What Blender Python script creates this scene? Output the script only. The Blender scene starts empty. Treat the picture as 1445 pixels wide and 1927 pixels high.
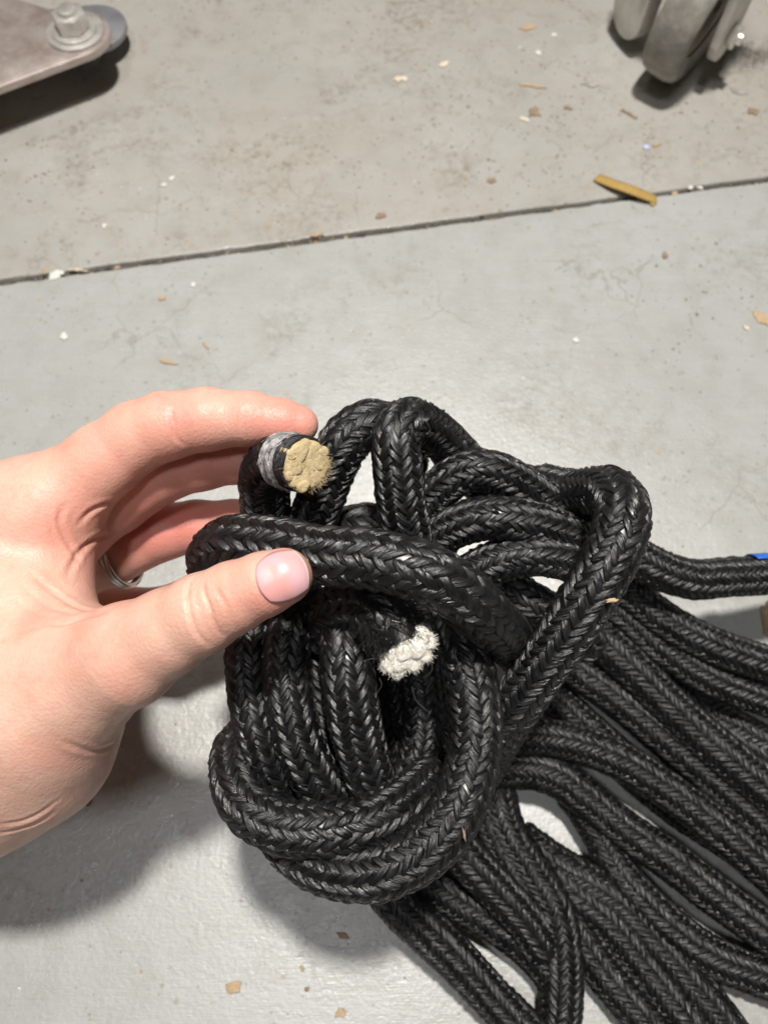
import bpy, math, random
import numpy as np
from mathutils import Vector, Matrix

random.seed(7)
RNG = np.random.default_rng(7)
SC = bpy.context.scene
COL = SC.collection

# ------------------------------------------------------------------ camera
W0, H0, F = 1445.0, 1927.0, 1400.0
CAM_H = 0.42
TILT = math.radians(22.0)
cam_d = bpy.data.cameras.new('camera')
cam = bpy.data.objects.new('camera', cam_d)
COL.objects.link(cam)
cam.location = (0, 0, CAM_H)
cam.rotation_euler = (TILT, 0, 0)
cam_d.sensor_fit = 'VERTICAL'
cam_d.sensor_height = 36.0
cam_d.sensor_width = 27.0
cam_d.lens = 36.0 * F / H0
cam_d.clip_start = 0.01
cam_d.clip_end = 60
cam_d.dof.use_dof = True
cam_d.dof.focus_distance = 0.238
cam_d.dof.aperture_fstop = 13.0
SC.camera = cam

# ------------------------------------------------------------------ light
world = bpy.data.worlds.new('World')
SC.world = world
world.use_nodes = True
wb = world.node_tree.nodes['Background']
wb.inputs['Color'].default_value = (1.0, 0.90, 0.78, 1)
wb.inputs['Strength'].default_value = 0.058

def area_light(name, loc, target, size, sizey, power, color):
    d = bpy.data.lights.new(name, 'AREA')
    d.shape = 'RECTANGLE'
    d.size = size
    d.size_y = sizey
    d.energy = power
    d.color = color
    o = bpy.data.objects.new(name, d)
    COL.objects.link(o)
    o.location = loc
    v = Vector(target) - Vector(loc)
    o.rotation_euler = v.to_track_quat('-Z', 'Y').to_euler()
    return o

area_light('work_lamp', (0.07, 0.32, 1.40), (0.03, 0.12, 0), 0.095, 0.085, 27.0, (1.0, 0.96, 0.90))
area_light('tube_or_fill', (-0.30, -0.46, 2.50), (-0.30, -0.46, 0), 0.20, 0.38, 12.5, (0.97, 0.98, 1.0))
area_light('tube_or_fill', (-0.75, 1.35, 2.50), (-0.75, 1.35, 0), 0.9, 0.12, 5.0, (1.0, 0.97, 0.92))  # added unseen lamp on the far side, for rope glints and skin fill

SC.view_settings.view_transform = 'Standard'
SC.view_settings.look = 'None'
SC.view_settings.gamma = 1.0
SC.view_settings.exposure = 0.0
SC.render.engine = 'CYCLES'
SC.cycles.max_bounces = 6
SC.cycles.use_denoising = True

# ------------------------------------------------------------------ helpers
C0 = np.array([0, 0, CAM_H])
RIGHT = np.array([1.0, 0, 0])
UP = np.array([0, math.cos(TILT), math.sin(TILT)])
FWD = np.array([0, math.sin(TILT), -math.cos(TILT)])

def ray(px, py):
    return FWD + RIGHT * ((px - W0 / 2) / F) + UP * ((H0 / 2 - py) / F)

def P(px, py, d):                      # point at a depth along the view axis
    return C0 + ray(px, py) * d

def Pz(px, py, z):                     # point at a height over the floor
    r = ray(px, py)
    return C0 + r * ((z - CAM_H) / r[2])

def link_mesh(name, verts, faces, material=None, parent=None, smooth=True, uv=None):
    me = bpy.data.meshes.new(name)
    verts = np.asarray(verts, dtype=np.float32)
    if isinstance(faces, np.ndarray):
        nf, k = faces.shape
        me.vertices.add(len(verts))
        me.vertices.foreach_set('co', verts.ravel())
        me.loops.add(nf * k)
        me.loops.foreach_set('vertex_index', faces.astype(np.int32).ravel())
        me.polygons.add(nf)
        me.polygons.foreach_set('loop_start', np.arange(nf, dtype=np.int32) * k)
        me.update(calc_edges=True)
    else:
        me.from_pydata([tuple(map(float, v)) for v in verts], [], [tuple(int(i) for i in f) for f in faces])
        me.update()
    if smooth:
        me.polygons.foreach_set('use_smooth', np.ones(len(me.polygons), dtype=bool))
    if uv is not None:
        l = me.uv_layers.new(name='UVMap')
        vi = np.empty(len(me.loops), dtype=np.int32)
        me.loops.foreach_get('vertex_index', vi)
        l.data.foreach_set('uv', np.asarray(uv, dtype=np.float32)[vi].ravel())
    o = bpy.data.objects.new(name, me)
    COL.objects.link(o)
    if material is not None:
        me.materials.append(material)
    if parent is not None:
        o.parent = parent
    return o

def empty(name, loc=(0, 0, 0)):
    o = bpy.data.objects.new(name, None)
    o.empty_display_size = 0.02
    COL.objects.link(o)
    o.location = loc
    return o

def tag(o, label=None, cat=None, group=None, kind=None):
    if label: o['label'] = label
    if cat: o['category'] = cat
    if group: o['group'] = group
    if kind: o['kind'] = kind
    return o

def keep_world(o, parent):
    """parent an object whose mesh is in world space under an empty that stands elsewhere"""
    o.parent = parent
    o.matrix_parent_inverse = Matrix.Translation(-Vector(parent.location))
    return o

class NT:
    """small node-tree helper"""
    def __init__(self, name):
        self.m = bpy.data.materials.new(name)
        self.m.use_nodes = True
        self.t = self.m.node_tree
        self.b = self.t.nodes['Principled BSDF']
    def n(self, typ, **kw):
        nd = self.t.nodes.new(typ)
        for k, v in kw.items():
            if k in nd.inputs.keys() if hasattr(nd.inputs, 'keys') else False:
                nd.inputs[k].default_value = v
            else:
                setattr(nd, k, v)
        return nd
    def l(self, a, b):
        self.t.links.new(a, b)
    def coord(self, out='Object', scale=(1, 1, 1), rot=(0, 0, 0)):
        tc = self.n('ShaderNodeTexCoord')
        mp = self.n('ShaderNodeMapping')
        mp.inputs['Scale'].default_value = scale
        mp.inputs['Rotation'].default_value = rot
        self.l(tc.outputs[out], mp.inputs['Vector'])
        return mp.outputs['Vector']
    def noise(self, vec, scale, detail=4, rough=0.5, dist=0.0):
        nd = self.n('ShaderNodeTexNoise')
        nd.inputs['Scale'].default_value = scale
        nd.inputs['Detail'].default_value = detail
        nd.inputs['Roughness'].default_value = rough
        nd.inputs['Distortion'].default_value = dist
        self.l(vec, nd.inputs['Vector'])
        return nd.outputs['Fac']
    def ramp(self, fac, stops):
        nd = self.n('ShaderNodeValToRGB')
        e = nd.color_ramp.elements
        while len(e) < len(stops):
            e.new(0.5)
        for el, (p, c) in zip(e, stops):
            el.position = p
            el.color = (c, c, c, 1) if isinstance(c, (int, float)) else (*c, 1)
        self.l(fac, nd.inputs['Fac'])
        return nd.outputs['Color']
    def mix(self, fac, a, b, mode='MIX'):
        nd = self.n('ShaderNodeMix')
        nd.data_type = 'RGBA'
        nd.blend_type = mode
        for s, v in ((0, fac), (6, a), (7, b)):
            if isinstance(v, (int, float)):
                nd.inputs[s].default_value = v
            elif isinstance(v, tuple):
                nd.inputs[s].default_value = (*v, 1)
            else:
                self.l(v, nd.inputs[s])
        return nd.outputs[2]
    def math(self, op, a, b=0.0):
        nd = self.n('ShaderNodeMath')
        nd.operation = op
        for s, v in ((0, a), (1, b)):
            if isinstance(v, (int, float)):
                nd.inputs[s].default_value = v
            else:
                self.l(v, nd.inputs[s])
        return nd.outputs[0]
    def bump(self, h, strength, dist, normal=None):
        nd = self.n('ShaderNodeBump')
        nd.inputs['Strength'].default_value = strength
        nd.inputs['Distance'].default_value = dist
        self.l(h, nd.inputs['Height'])
        if normal is not None:
            self.l(normal, nd.inputs['Normal'])
        return nd.outputs['Normal']
    def set(self, **kw):
        for k, v in kw.items():
            k = k.replace('_', ' ')
            s = self.b.inputs[k]
            if isinstance(v, (int, float)):
                s.default_value = v
            elif isinstance(v, tuple):
                s.default_value = (*v, 1) if len(v) == 3 and s.type == 'RGBA' else v
            else:
                self.l(v, s)
        return self.m

def catmull(pts, per=24):
    p = np.asarray(pts, dtype=float)
    p = np.vstack([2 * p[0] - p[1], p, 2 * p[-1] - p[-2]])
    out = []
    t = np.linspace(0, 1, per, endpoint=False)[:, None]
    for i in range(1, len(p) - 2):
        a, b, c, d = p[i - 1], p[i], p[i + 1], p[i + 2]
        out.append(0.5 * ((2 * b) + (-a + c) * t + (2 * a - 5 * b + 4 * c - d) * t ** 2 + (-a + 3 * b - 3 * c + d) * t ** 3))
    out.append(p[-2][None])
    return np.vstack(out)

def resample(path, ds):
    seg = np.linalg.norm(np.diff(path[:, :3], axis=0), axis=1)
    s = np.concatenate([[0], np.cumsum(seg)])
    n = max(4, int(round(s[-1] / ds)))
    q = np.linspace(0, s[-1], n + 1)
    return np.stack([np.interp(q, s, path[:, k]) for k in range(path.shape[1])], 1), q

def frames(p):
    t = np.gradient(p, axis=0)
    t /= np.linalg.norm(t, axis=1)[:, None]
    a = np.cross(t[0], [0.3, 0.2, 1.0])
    a /= np.linalg.norm(a)
    A = np.empty_like(p)
    for i in range(len(p)):
        a = a - t[i] * a.dot(t[i])
        a = a / np.linalg.norm(a)
        A[i] = a
    return t, A, np.cross(t, A)

def grid_faces(nu, nv, wrap_v=False):
    i, j = np.meshgrid(np.arange(nu - 1), np.arange(nv if wrap_v else nv - 1), indexing='ij')
    j2 = (j + 1) % nv
    return np.stack([i * nv + j, i * nv + j2, (i + 1) * nv + j2, (i + 1) * nv + j], -1).reshape(-1, 4)

def tube(path, rad, sides=6):
    path = np.asarray(path, dtype=float)
    t, A, B = frames(path)
    rad = np.broadcast_to(np.asarray(rad, dtype=float), (len(path),))
    ph = np.linspace(0, 2 * np.pi, sides, endpoint=False)
    v = path[:, None] + rad[:, None, None] * (np.cos(ph)[None, :, None] * A[:, None] + np.sin(ph)[None, :, None] * B[:, None])
    return v.reshape(-1, 3), grid_faces(len(path), sides, True)

class Acc:
    """joins quads into one mesh"""
    def __init__(self): self.v, self.f, self.n, self.u = [], [], 0, []
    def add(self, v, f, uv=None):
        self.v.append(np.asarray(v)); self.f.append(np.asarray(f) + self.n); self.n += len(v)
        if uv is not None: self.u.append(uv)
    def build(self, name, m, parent=None, smooth=True):
        return link_mesh(name, np.vstack(self.v), np.vstack(self.f), m, parent, smooth, np.vstack(self.u) if self.u else None)

def fibres(n, origin, direction, length, rad, spread, rng, bend=0.4):
    """n thin curved hairs; origin, direction are (n,3)"""
    acc = Acc()
    for i in range(n):
        d = direction[i] + rng.normal(0, spread, 3)
        d /= np.linalg.norm(d)
        L = length * rng.uniform(0.4, 1.2)
        k = rng.normal(0, bend, 3)
        s = np.linspace(0, 1, 5)[:, None]
        p = origin[i] + d * L * s + k * L * s ** 2 * 0.5
        v, f = tube(p, rad * np.linspace(1, 0.5, 5), 3)
        acc.add(v, f)
    return acc

# ------------------------------------------------------------------ materials
def mat_floor(name, warm):
    k = NT(name)
    co = k.coord('Object')
    ang = SEAM_ANGLE
    along = k.coord('Object', (3.0, 60.0, 1.0), (0, 0, -ang))
    big = k.noise(co, 6.0, 5, 0.6)
    mid = k.noise(co, 45.0, 4, 0.6)
    grain = k.noise(along, 9.0, 5, 0.65, 0.6)
    if warm:
        base = k.mix(k.ramp(big, [(0.3, 0.0), (0.7, 1.0)]), (0.355, 0.347, 0.322), (0.42, 0.412, 0.390))
    else:
        base = k.mix(k.ramp(big, [(0.3, 0.0), (0.7, 1.0)]), (0.365, 0.37, 0.358), (0.42, 0.43, 0.42))
    base = k.mix(k.math('MULTIPLY', k.ramp(grain, [(0.45, 0.0), (0.62, 1.0)]), 0.16 if not warm else 0.06), base, (0.31, 0.295, 0.255))
    base = k.mix(k.math('MULTIPLY', k.ramp(mid, [(0.46, 0.0), (0.70, 1.0)]), 0.32 if warm else 0.22), base, (0.265, 0.24, 0.20))
    base = k.mix(k.math('MULTIPLY', k.ramp(k.noise(co, 4.3, 4, 0.6, 0.4), [(0.45, 0.0), (0.66, 1.0)]), 0.55 if warm else 0.12), base, (0.40, 0.355, 0.295))
    # dirt smears and stains of their own shape
    st = k.math('MULTIPLY', k.ramp(k.noise(co, 13.0, 6, 0.7, 0.8), [(0.51, 0.0), (0.66, 1.0)]), k.ramp(k.noise(co, 170.0, 3, 0.7), [(0.42, 0.0), (0.62, 1.0)]))
    base = k.mix(k.math('MULTIPLY', st, 0.75 if warm else 0.4), base, (0.20, 0.165, 0.12))
    # fine specks
    vo = k.n('ShaderNodeTexVoronoi'); vo.inputs['Scale'].default_value = 210.0
    k.l(co, vo.inputs['Vector'])
    speck = k.math('MULTIPLY', k.math('LESS_THAN', vo.outputs['Distance'], 0.17), k.math('GREATER_THAN', k.noise(co, 60.0, 2), 0.56))
    base = k.mix(k.math('MULTIPLY', speck, 0.8 if warm else 0.45), base, (0.16, 0.13, 0.09))
    vo2 = k.n('ShaderNodeTexVoronoi'); vo2.inputs['Scale'].default_value = 95.0
    k.l(co, vo2.inputs['Vector'])
    sp2 = k.math('MULTIPLY', k.math('LESS_THAN', vo2.outputs['Distance'], 0.12), k.math('GREATER_THAN', k.noise(co, 21.0, 2), 0.5))
    base = k.mix(k.math('MULTIPLY', sp2, 0.75 if warm else 0.5), base, (0.25, 0.19, 0.12))
    # thin scratches along the board
    scr = k.noise(k.coord('Object', (6.0, 500.0, 1.0), (0, 0, -ang - 0.35)), 3.0, 2, 0.4)
    base = k.mix(k.math('MULTIPLY', k.ramp(scr, [(0.70, 0.0), (0.74, 1.0)]), 0.25), base, (0.60, 0.59, 0.56))
    # hairline cracks in the paint, only here and there
    wv = k.n('ShaderNodeVectorMath'); wv.operation = 'ADD'
    nz = k.n('ShaderNodeTexNoise'); nz.inputs['Scale'].default_value = 25.0; nz.inputs['Detail'].default_value = 5.0
    k.l(co, nz.inputs['Vector'])
    sc2 = k.n('ShaderNodeVectorMath'); sc2.operation = 'SCALE'; sc2.inputs['Scale'].default_value = 0.05
    k.l(nz.outputs['Color'], sc2.inputs[0]); k.l(co, wv.inputs[0]); k.l(sc2.outputs[0], wv.inputs[1])
    ve = k.n('ShaderNodeTexVoronoi'); ve.feature = 'DISTANCE_TO_EDGE'; ve.inputs['Scale'].default_value = 16.0
    k.l(wv.outputs[0], ve.inputs['Vector'])
    crack = k.math('MULTIPLY', k.math('LESS_THAN', ve.outputs['Distance'], 0.010), k.ramp(k.noise(co, 9.0, 3), [(0.50, 0.0), (0.58, 1.0)]))
    base = k.mix(k.math('MULTIPLY', crack, 0.35), base, (0.22, 0.19, 0.15))
    rough = k.ramp(k.noise(co, 70.0, 4, 0.6), [(0.3, 0.24), (0.7, 0.37)])
    h1 = k.noise(co, 420.0, 3, 0.6)
    h2 = k.noise(along, 30.0, 4, 0.6)
    h3 = k.noise(co, 110.0, 3, 0.6, 1.2)
    nrm = k.bump(h1, 0.32, 0.0007)
    nrm = k.bump(h2, 0.22, 0.0008, nrm)
    nrm = k.bump(h3, 0.16, 0.0012, nrm)
    return k.set(Base_Color=base, Roughness=rough, Normal=nrm, Specular_IOR_Level=0.85)

def mat_simple(name, col, rough=0.6, metal=0.0, col2=None, scale=60.0, bump=0.0, bscale=400.0, spec=0.5):
    k = NT(name)
    co = k.coord('Object')
    c = col
    if col2 is not None:
        c = k.mix(k.ramp(k.noise(co, scale, 5, 0.65), [(0.35, 0.0), (0.65, 1.0)]), col, col2)
    kw = dict(Base_Color=c, Roughness=rough, Metallic=metal, Specular_IOR_Level=spec)
    if bump:
        kw['Normal'] = k.bump(k.noise(co, bscale, 4, 0.6), 0.6, bump)
    return k.set(**kw)

def mat_yarn():
    k = NT('black_nylon_yarn')
    tc = k.n('ShaderNodeTexCoord')
    def uvn(sx, sy, detail, dist=0.0):
        mp = k.n('ShaderNodeMapping')
        mp.inputs['Scale'].default_value = (sx, sy, 1.0)
        k.l(tc.outputs['UV'], mp.inputs['Vector'])
        return k.noise(mp.outputs['Vector'], 1.0, detail, 0.65, dist)
    fil = uvn(0.9, 4.6, 3, 0.3)
    each = uvn(0.02, 0.02, 0)
    col = k.mix(k.ramp(each, [(0.35, 0.0), (0.65, 1.0)]), (0.0015, 0.0015, 0.0019), (0.0070, 0.0070, 0.0082))
    dust = k.noise(k.coord('Object'), 42.0, 5, 0.7)
    col = k.mix(k.math('MULTIPLY', k.ramp(dust, [(0.58, 0.0), (0.80, 1.0)]), 0.20), col, (0.045, 0.042, 0.037))
    rough = k.ramp(uvn(0.6, 0.6, 1), [(0.30, 0.29), (0.70, 0.50)])
    nrm = k.bump(uvn(1.0, 1.3, 1), 0.45, 0.0016)
    nrm = k.bump(fil, 0.65, 0.0008, nrm)
    return k.set(Base_Color=col, Roughness=rough, Normal=nrm, Specular_IOR_Level=0.85)

# seam between the two boards, from the picture's two edges, on the floor plane
SEAM_A = Pz(0, 531, 0.0)
SEAM_B = Pz(1445, 337, 0.0)
SEAM_U = (SEAM_B - SEAM_A) / np.linalg.norm(SEAM_B - SEAM_A)
SEAM_V = np.array([-SEAM_U[1], SEAM_U[0], 0.0])
SEAM_ANGLE = math.atan2(SEAM_U[1], SEAM_U[0])

M_UP = mat_floor('painted_board_worn', True)
M_LOW = mat_floor('painted_board_pale', False)
M_SUB = mat_simple('dark_joint_dust', (0.035, 0.031, 0.027), 0.9, 0, (0.13, 0.115, 0.095), 130.0, 0.001, 600)
M_YARN = mat_yarn()
M_DARK = mat_simple('rope_core_black', (0.006, 0.006, 0.007), 0.7)
M_FUZZ = mat_simple('black_fuzz', (0.010, 0.010, 0.011), 0.5)
M_HAIR = mat_simple('grey_stray_fibre', (0.12, 0.12, 0.12), 0.4)
M_TAN = mat_simple('tan_core_fibre', (0.42, 0.335, 0.18), 0.95, 0, (0.55, 0.44, 0.27), 330.0, 0.0005, 1600, 0.1)
M_TANF = mat_simple('tan_loose_fibre', (0.62, 0.47, 0.28), 0.8, 0, None, 1, 0, 1, 0.2)
M_WHITE = mat_simple('white_core_fibre', (0.76, 0.72, 0.63), 0.6, 0, (0.85, 0.83, 0.77), 300.0, 0.0005, 1800, 0.4)
M_WHIP = mat_simple('grey_whipping_thread', (0.03, 0.03, 0.033), 0.6, 0, (0.50, 0.48, 0.48), 300.0, 0.0006, 1800, 0.4)
M_BLUE = mat_simple('blue_tape', (0.02, 0.11, 0.55), 0.5, 0, (0.03, 0.16, 0.62), 80.0)

# ------------------------------------------------------------------ floor
def build_floor():
    root = link_mesh('floor', *(lambda L: (
        [SEAM_A - SEAM_U * L - SEAM_V * L + np.array([0, 0, -0.0042]), SEAM_A + SEAM_U * L - SEAM_V * L + np.array([0, 0, -0.0042]),
         SEAM_A + SEAM_U * L + SEAM_V * L + np.array([0, 0, -0.0042]), SEAM_A - SEAM_U * L + SEAM_V * L + np.array([0, 0, -0.0042])], [(0, 1, 2, 3)]))(4.0), M_SUB, None, False)
    tag(root, kind='structure')
    rng = np.random.default_rng(3)
    for side, m in ((1, M_UP), (-1, M_LOW)):
        s = np.concatenate([[-3.6], np.linspace(-0.35, 1.25, 900), [3.9]])
        n = len(s)
        jag = np.convolve(rng.normal(0, 1, n + 20), np.ones(7) / 7, 'same')[10:10 + n] * 0.0007
        jag += np.convolve(rng.normal(0, 1, n + 120), np.ones(61) / 61, 'same')[60:60 + n] * 0.0016
        chip = np.maximum(0, np.convolve(rng.normal(0, 1, n + 20), np.ones(9) / 9, 'same')[10:10 + n] - 0.45) * 0.004
        g = 0.0025
        prof = [(g, -0.0041, 0), (g, -0.0040, 0), (g + .00005, -0.0005, 0.6), (g + 0.0001, -0.00042, 0.6), (g + 0.0005, -.00001, 1.0), (g + 0.0006, 0, 1.0), (g + 0.0030, 0, 0.3), (3.4, 0, 0)]
        V = []
        for (off, z, w) in prof:
            o2 = off + jag * (1 if off < 1 else 0) + chip * w
            V.append(SEAM_A[None] + SEAM_U[None] * s[:, None] + SEAM_V[None] * (side * o2)[:, None] + np.array([0, 0, 1.0])[None] * z)
        V = np.stack(V, 0)
        f = grid_faces(len(prof), n)
        if side > 0:
            f = f[:, ::-1]
        o = link_mesh('floor_board', V.reshape(-1, 3), f, m, root, True)
        tag(o, 'upper floor board with worn dusty warm grey paint' if side > 0 else 'lower floor board with smoother pale grey paint')
    return root
build_floor()

# ------------------------------------------------------------------ rope
def braid(name, path_pts, R=0.0100, parent=None, rad=None, nu=8, nw=6, seed=0, NCOL=14, PITCH=0.0043):
    """a run of braided rope: a dark heart and every yarn pick of the braid as a raised, slanted cushion"""
    rng = np.random.default_rng(seed + 11)
    pts = np.asarray(path_pts, dtype=float)
    rr = np.full(len(pts), R) if rad is None else np.asarray(rad, dtype=float)
    path = catmull(np.hstack([pts, rr[:, None]]), 30)
    path, q = resample(path, 0.0008)
    pos, rad_s = path[:, :3], path[:, 3]
    t, A, B = frames(pos)
    L = q[-1]
    wob = 1 + 0.025 * np.sin(q / 0.031 + seed) + 0.02 * np.sin(q / 0.013 + 2 * seed)
    rad_s = rad_s * wob
    tw0 = rng.uniform(0, 6.28); twr = rng.uniform(-6, 6)
    npk = int(L / PITCH)
    j, i = np.meshgrid(np.arange(NCOL), np.arange(npk), indexing='ij')
    j = j.ravel(); i = i.ravel()
    n = len(j)
    sign = np.where(j % 2 == 0, 1.0, -1.0)
    sc = (i + 0.5) * PITCH + np.where((j // 1) % 2 == 0, 0.0, 0.5) * PITCH + rng.normal(0, 0.00035, n)
    lift = 0.00125 * rng.uniform(0.65, 1.35, n)
    slope = 0.82 * rng.uniform(0.8, 1.25, n)
    wid = 0.575 * PITCH * rng.uniform(0.88, 1.14, n); fph = rng.uniform(0, 6.28, n)[:, None, None]; shg = rng.choice([-1.0, 1.0])
    u = np.linspace(-1, 1, nu)[None, :, None]
    w = np.linspace(-1, 1, nw)[None, None, :]
    colw = 2 * np.pi * R / NCOL
    c = 0.86 * u
    s = sc[:, None, None] + sign[:, None, None] * slope[:, None, None] * c * colw + w * wid[:, None, None] * (1 - 0.38 * u ** 2)
    uu = u * sign[:, None, None]
    hgt = lift[:, None, None] * (0.42 - 1.05 * np.abs(u) ** 3.0 + 0.25 * u) - 0.00172 * (0.45 * w ** 2 + 0.55 * w ** 4) * (1 - 0.25 * u ** 2) + 0.00020 * np.cos(w * 8.0 + fph + 0.9 * u) * (1 - 0.4 * w ** 2)
    hgt = hgt + 0 * uu
    tilt = (0.00050 * shg + rng.normal(0, 0.00028, n))[:, None, None] * w
    s = np.clip(s, 0.0002, L - 0.0002)
    idx = s / (q[1] - q[0])
    i0 = np.clip(idx.astype(int), 0, len(q) - 2)
    fr = (idx - i0)[..., None]
    def lerp(arr):
        return arr[i0] * (1 - fr) + arr[i0 + 1] * fr
    p, a, b = lerp(pos), lerp(A), lerp(B)
    rs = rad_s[i0] * (1 - fr[..., 0]) + rad_s[i0 + 1] * fr[..., 0]
    phi = (2 * np.pi / NCOL) * (j[:, None, None] + c) + tw0 + twr * s
    r = rs - 0.0009 + hgt + tilt
    v = p + r[..., None] * (np.cos(phi)[..., None] * a + np.sin(phi)[..., None] * b)
    gf = grid_faces(nu, nw)
    f = (gf[None] + (np.arange(n) * nu * nw)[:, None, None]).reshape(-1, 4)
    off = rng.uniform(0, 400, (n, 1, 1))
    U = (u + off + 0 * w); Wv = (w + off * 1.7 + 0 * u)
    uv = np.stack([U, Wv], -1).reshape(-1, 2)
    acc = Acc()
    acc.add(v.reshape(-1, 3), f, uv)
    tv, tf = tube(pos[::3], rad_s[::3] - 0.0013, 14)
    acc.add(tv, tf, np.zeros((len(tv), 2)) + 0.3)
    o = acc.build(name, M_YARN, parent, True)
    return o, (pos, t, A, B, rad_s, q)

rope = empty('braided_rope', tuple(Pz(1100, 1500, 0.0)))
tag(rope, 'thick black braided rope gathered in a loose tangled hank above the grey floor', 'rope')

def D(*pts):
    return [P(*p) for p in pts]
def Z(*pts):
    return [Pz(*p) for p in pts]

KNOT = [   # runs held up by the hand: pixel, pixel, distance
    (D((500, 1085, .282), (420, 1078, .272), (404, 1050, .260), (440, 1022, .246), (520, 1026, .238), (600, 1044, .232), (700, 1052, .226), (800, 1078, .223), (866, 1114, .228), (912, 1158, .238), (944, 1190, .258), (962, 1210, .290), (975, 1230, .325)), .0098),
    (D((1010, 915, .305), (1080, 930, .292), (1140, 925, .272), (1168, 955, .258), (1163, 1010, .252), (1130, 1080, .250), (1085, 1155, .252), (1030, 1238, .258), (975, 1320, .268), (930, 1390, .282), (900, 1450, .30)), .0100),
    (D((560, 1060, .292), (592, 970, .285), (622, 885, .278), (655, 825, .274), (705, 797, .277), (748, 820, .29), (770, 880, .305)), .0098),
    (D((775, 1040, .274), (757, 960, .264), (748, 880, .259), (746, 820, .258), (768, 792, .264), (805, 805, .276), (850, 845, .290), (900, 900, .302), (960, 960, .312)), .0092),
    (D((780, 1000, .288), (812, 940, .285), (855, 898, .279), (905, 884, .277), (955, 900, .280), (1000, 930, .287), (1050, 965, .296), (1110, 1015, .308)), .0088),
    (D((930, 900, .312), (990, 912, .304), (1050, 922, .300), (1105, 955, .300), (1145, 1005, .312)), .0088),
    (D((785, 1050, .288), (835, 1003, .281), (900, 977, .275), (965, 977, .274), (1030, 992, .278), (1090, 1020, .286), (1150, 1070, .298)), .0084),
    (D((845, 1115, .288), (895, 1078, .281), (955, 1050, .277), (1020, 1044, .277), (1085, 1060, .284), (1140, 1100, .298)), .0086),
    (D((930, 1090, .305), (990, 1130, .298), (1050, 1165, .302), (1110, 1215, .312)), .0090),
    (D((500, 1110, .285), (474, 1190, .272), (472, 1280, .265), (488, 1370, .262), (515, 1450, .267), (565, 1530, .280)), .0092),
    (D((575, 1110, .278), (545, 1195, .265), (540, 1290, .258), (560, 1390, .257), (603, 1475, .264), (665, 1545, .28)), .0092),
    (D((600, 1140, .290), (606, 1250, .282), (628, 1380, .280), (660, 1490, .290)), .0090),
    (D((655, 1100, .275), (650, 1180, .260), (655, 1270, .253), (670, 1370, .256), (694, 1460, .264), (722, 1540, .280)), .0094),
    (D((835, 1140, .275), (868, 1215, .260), (888, 1290, .254), (895, 1370, .251), (885, 1450, .247), (852, 1535, .242), (790, 1605, .239), (705, 1642, .240), (620, 1635, .246), (555, 1600, .256), (515, 1545, .272)), .0094),
    (D((478, 1375, .288), (446, 1415, .272), (443, 1468, .260), (470, 1520, .252), (530, 1554, .247), (610, 1562, .245), (690, 1548, .247), (755, 1512, .256), (815, 1460, .276)), .0094),
    (D((770, 1190, .305), (795, 1300, .303), (790, 1400, .30), (765, 1500, .295)), .0095),
    (D((690, 1130, .31), (720, 1300, .305), (745, 1420, .305), (760, 1520, .300)), .0095),
    (D((840, 1210, .315), (838, 1320, .312), (838, 1420, .310), (825, 1520, .305)), .0100),
    (D((560, 1230, .30), (590, 1330, .295), (620, 1430, .295), (660, 1520, .295)), .0095),
    (D((640, 1000, .30), (700, 990, .295), (770, 1010, .297), (830, 1050, .31)), .0095),
]
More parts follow.
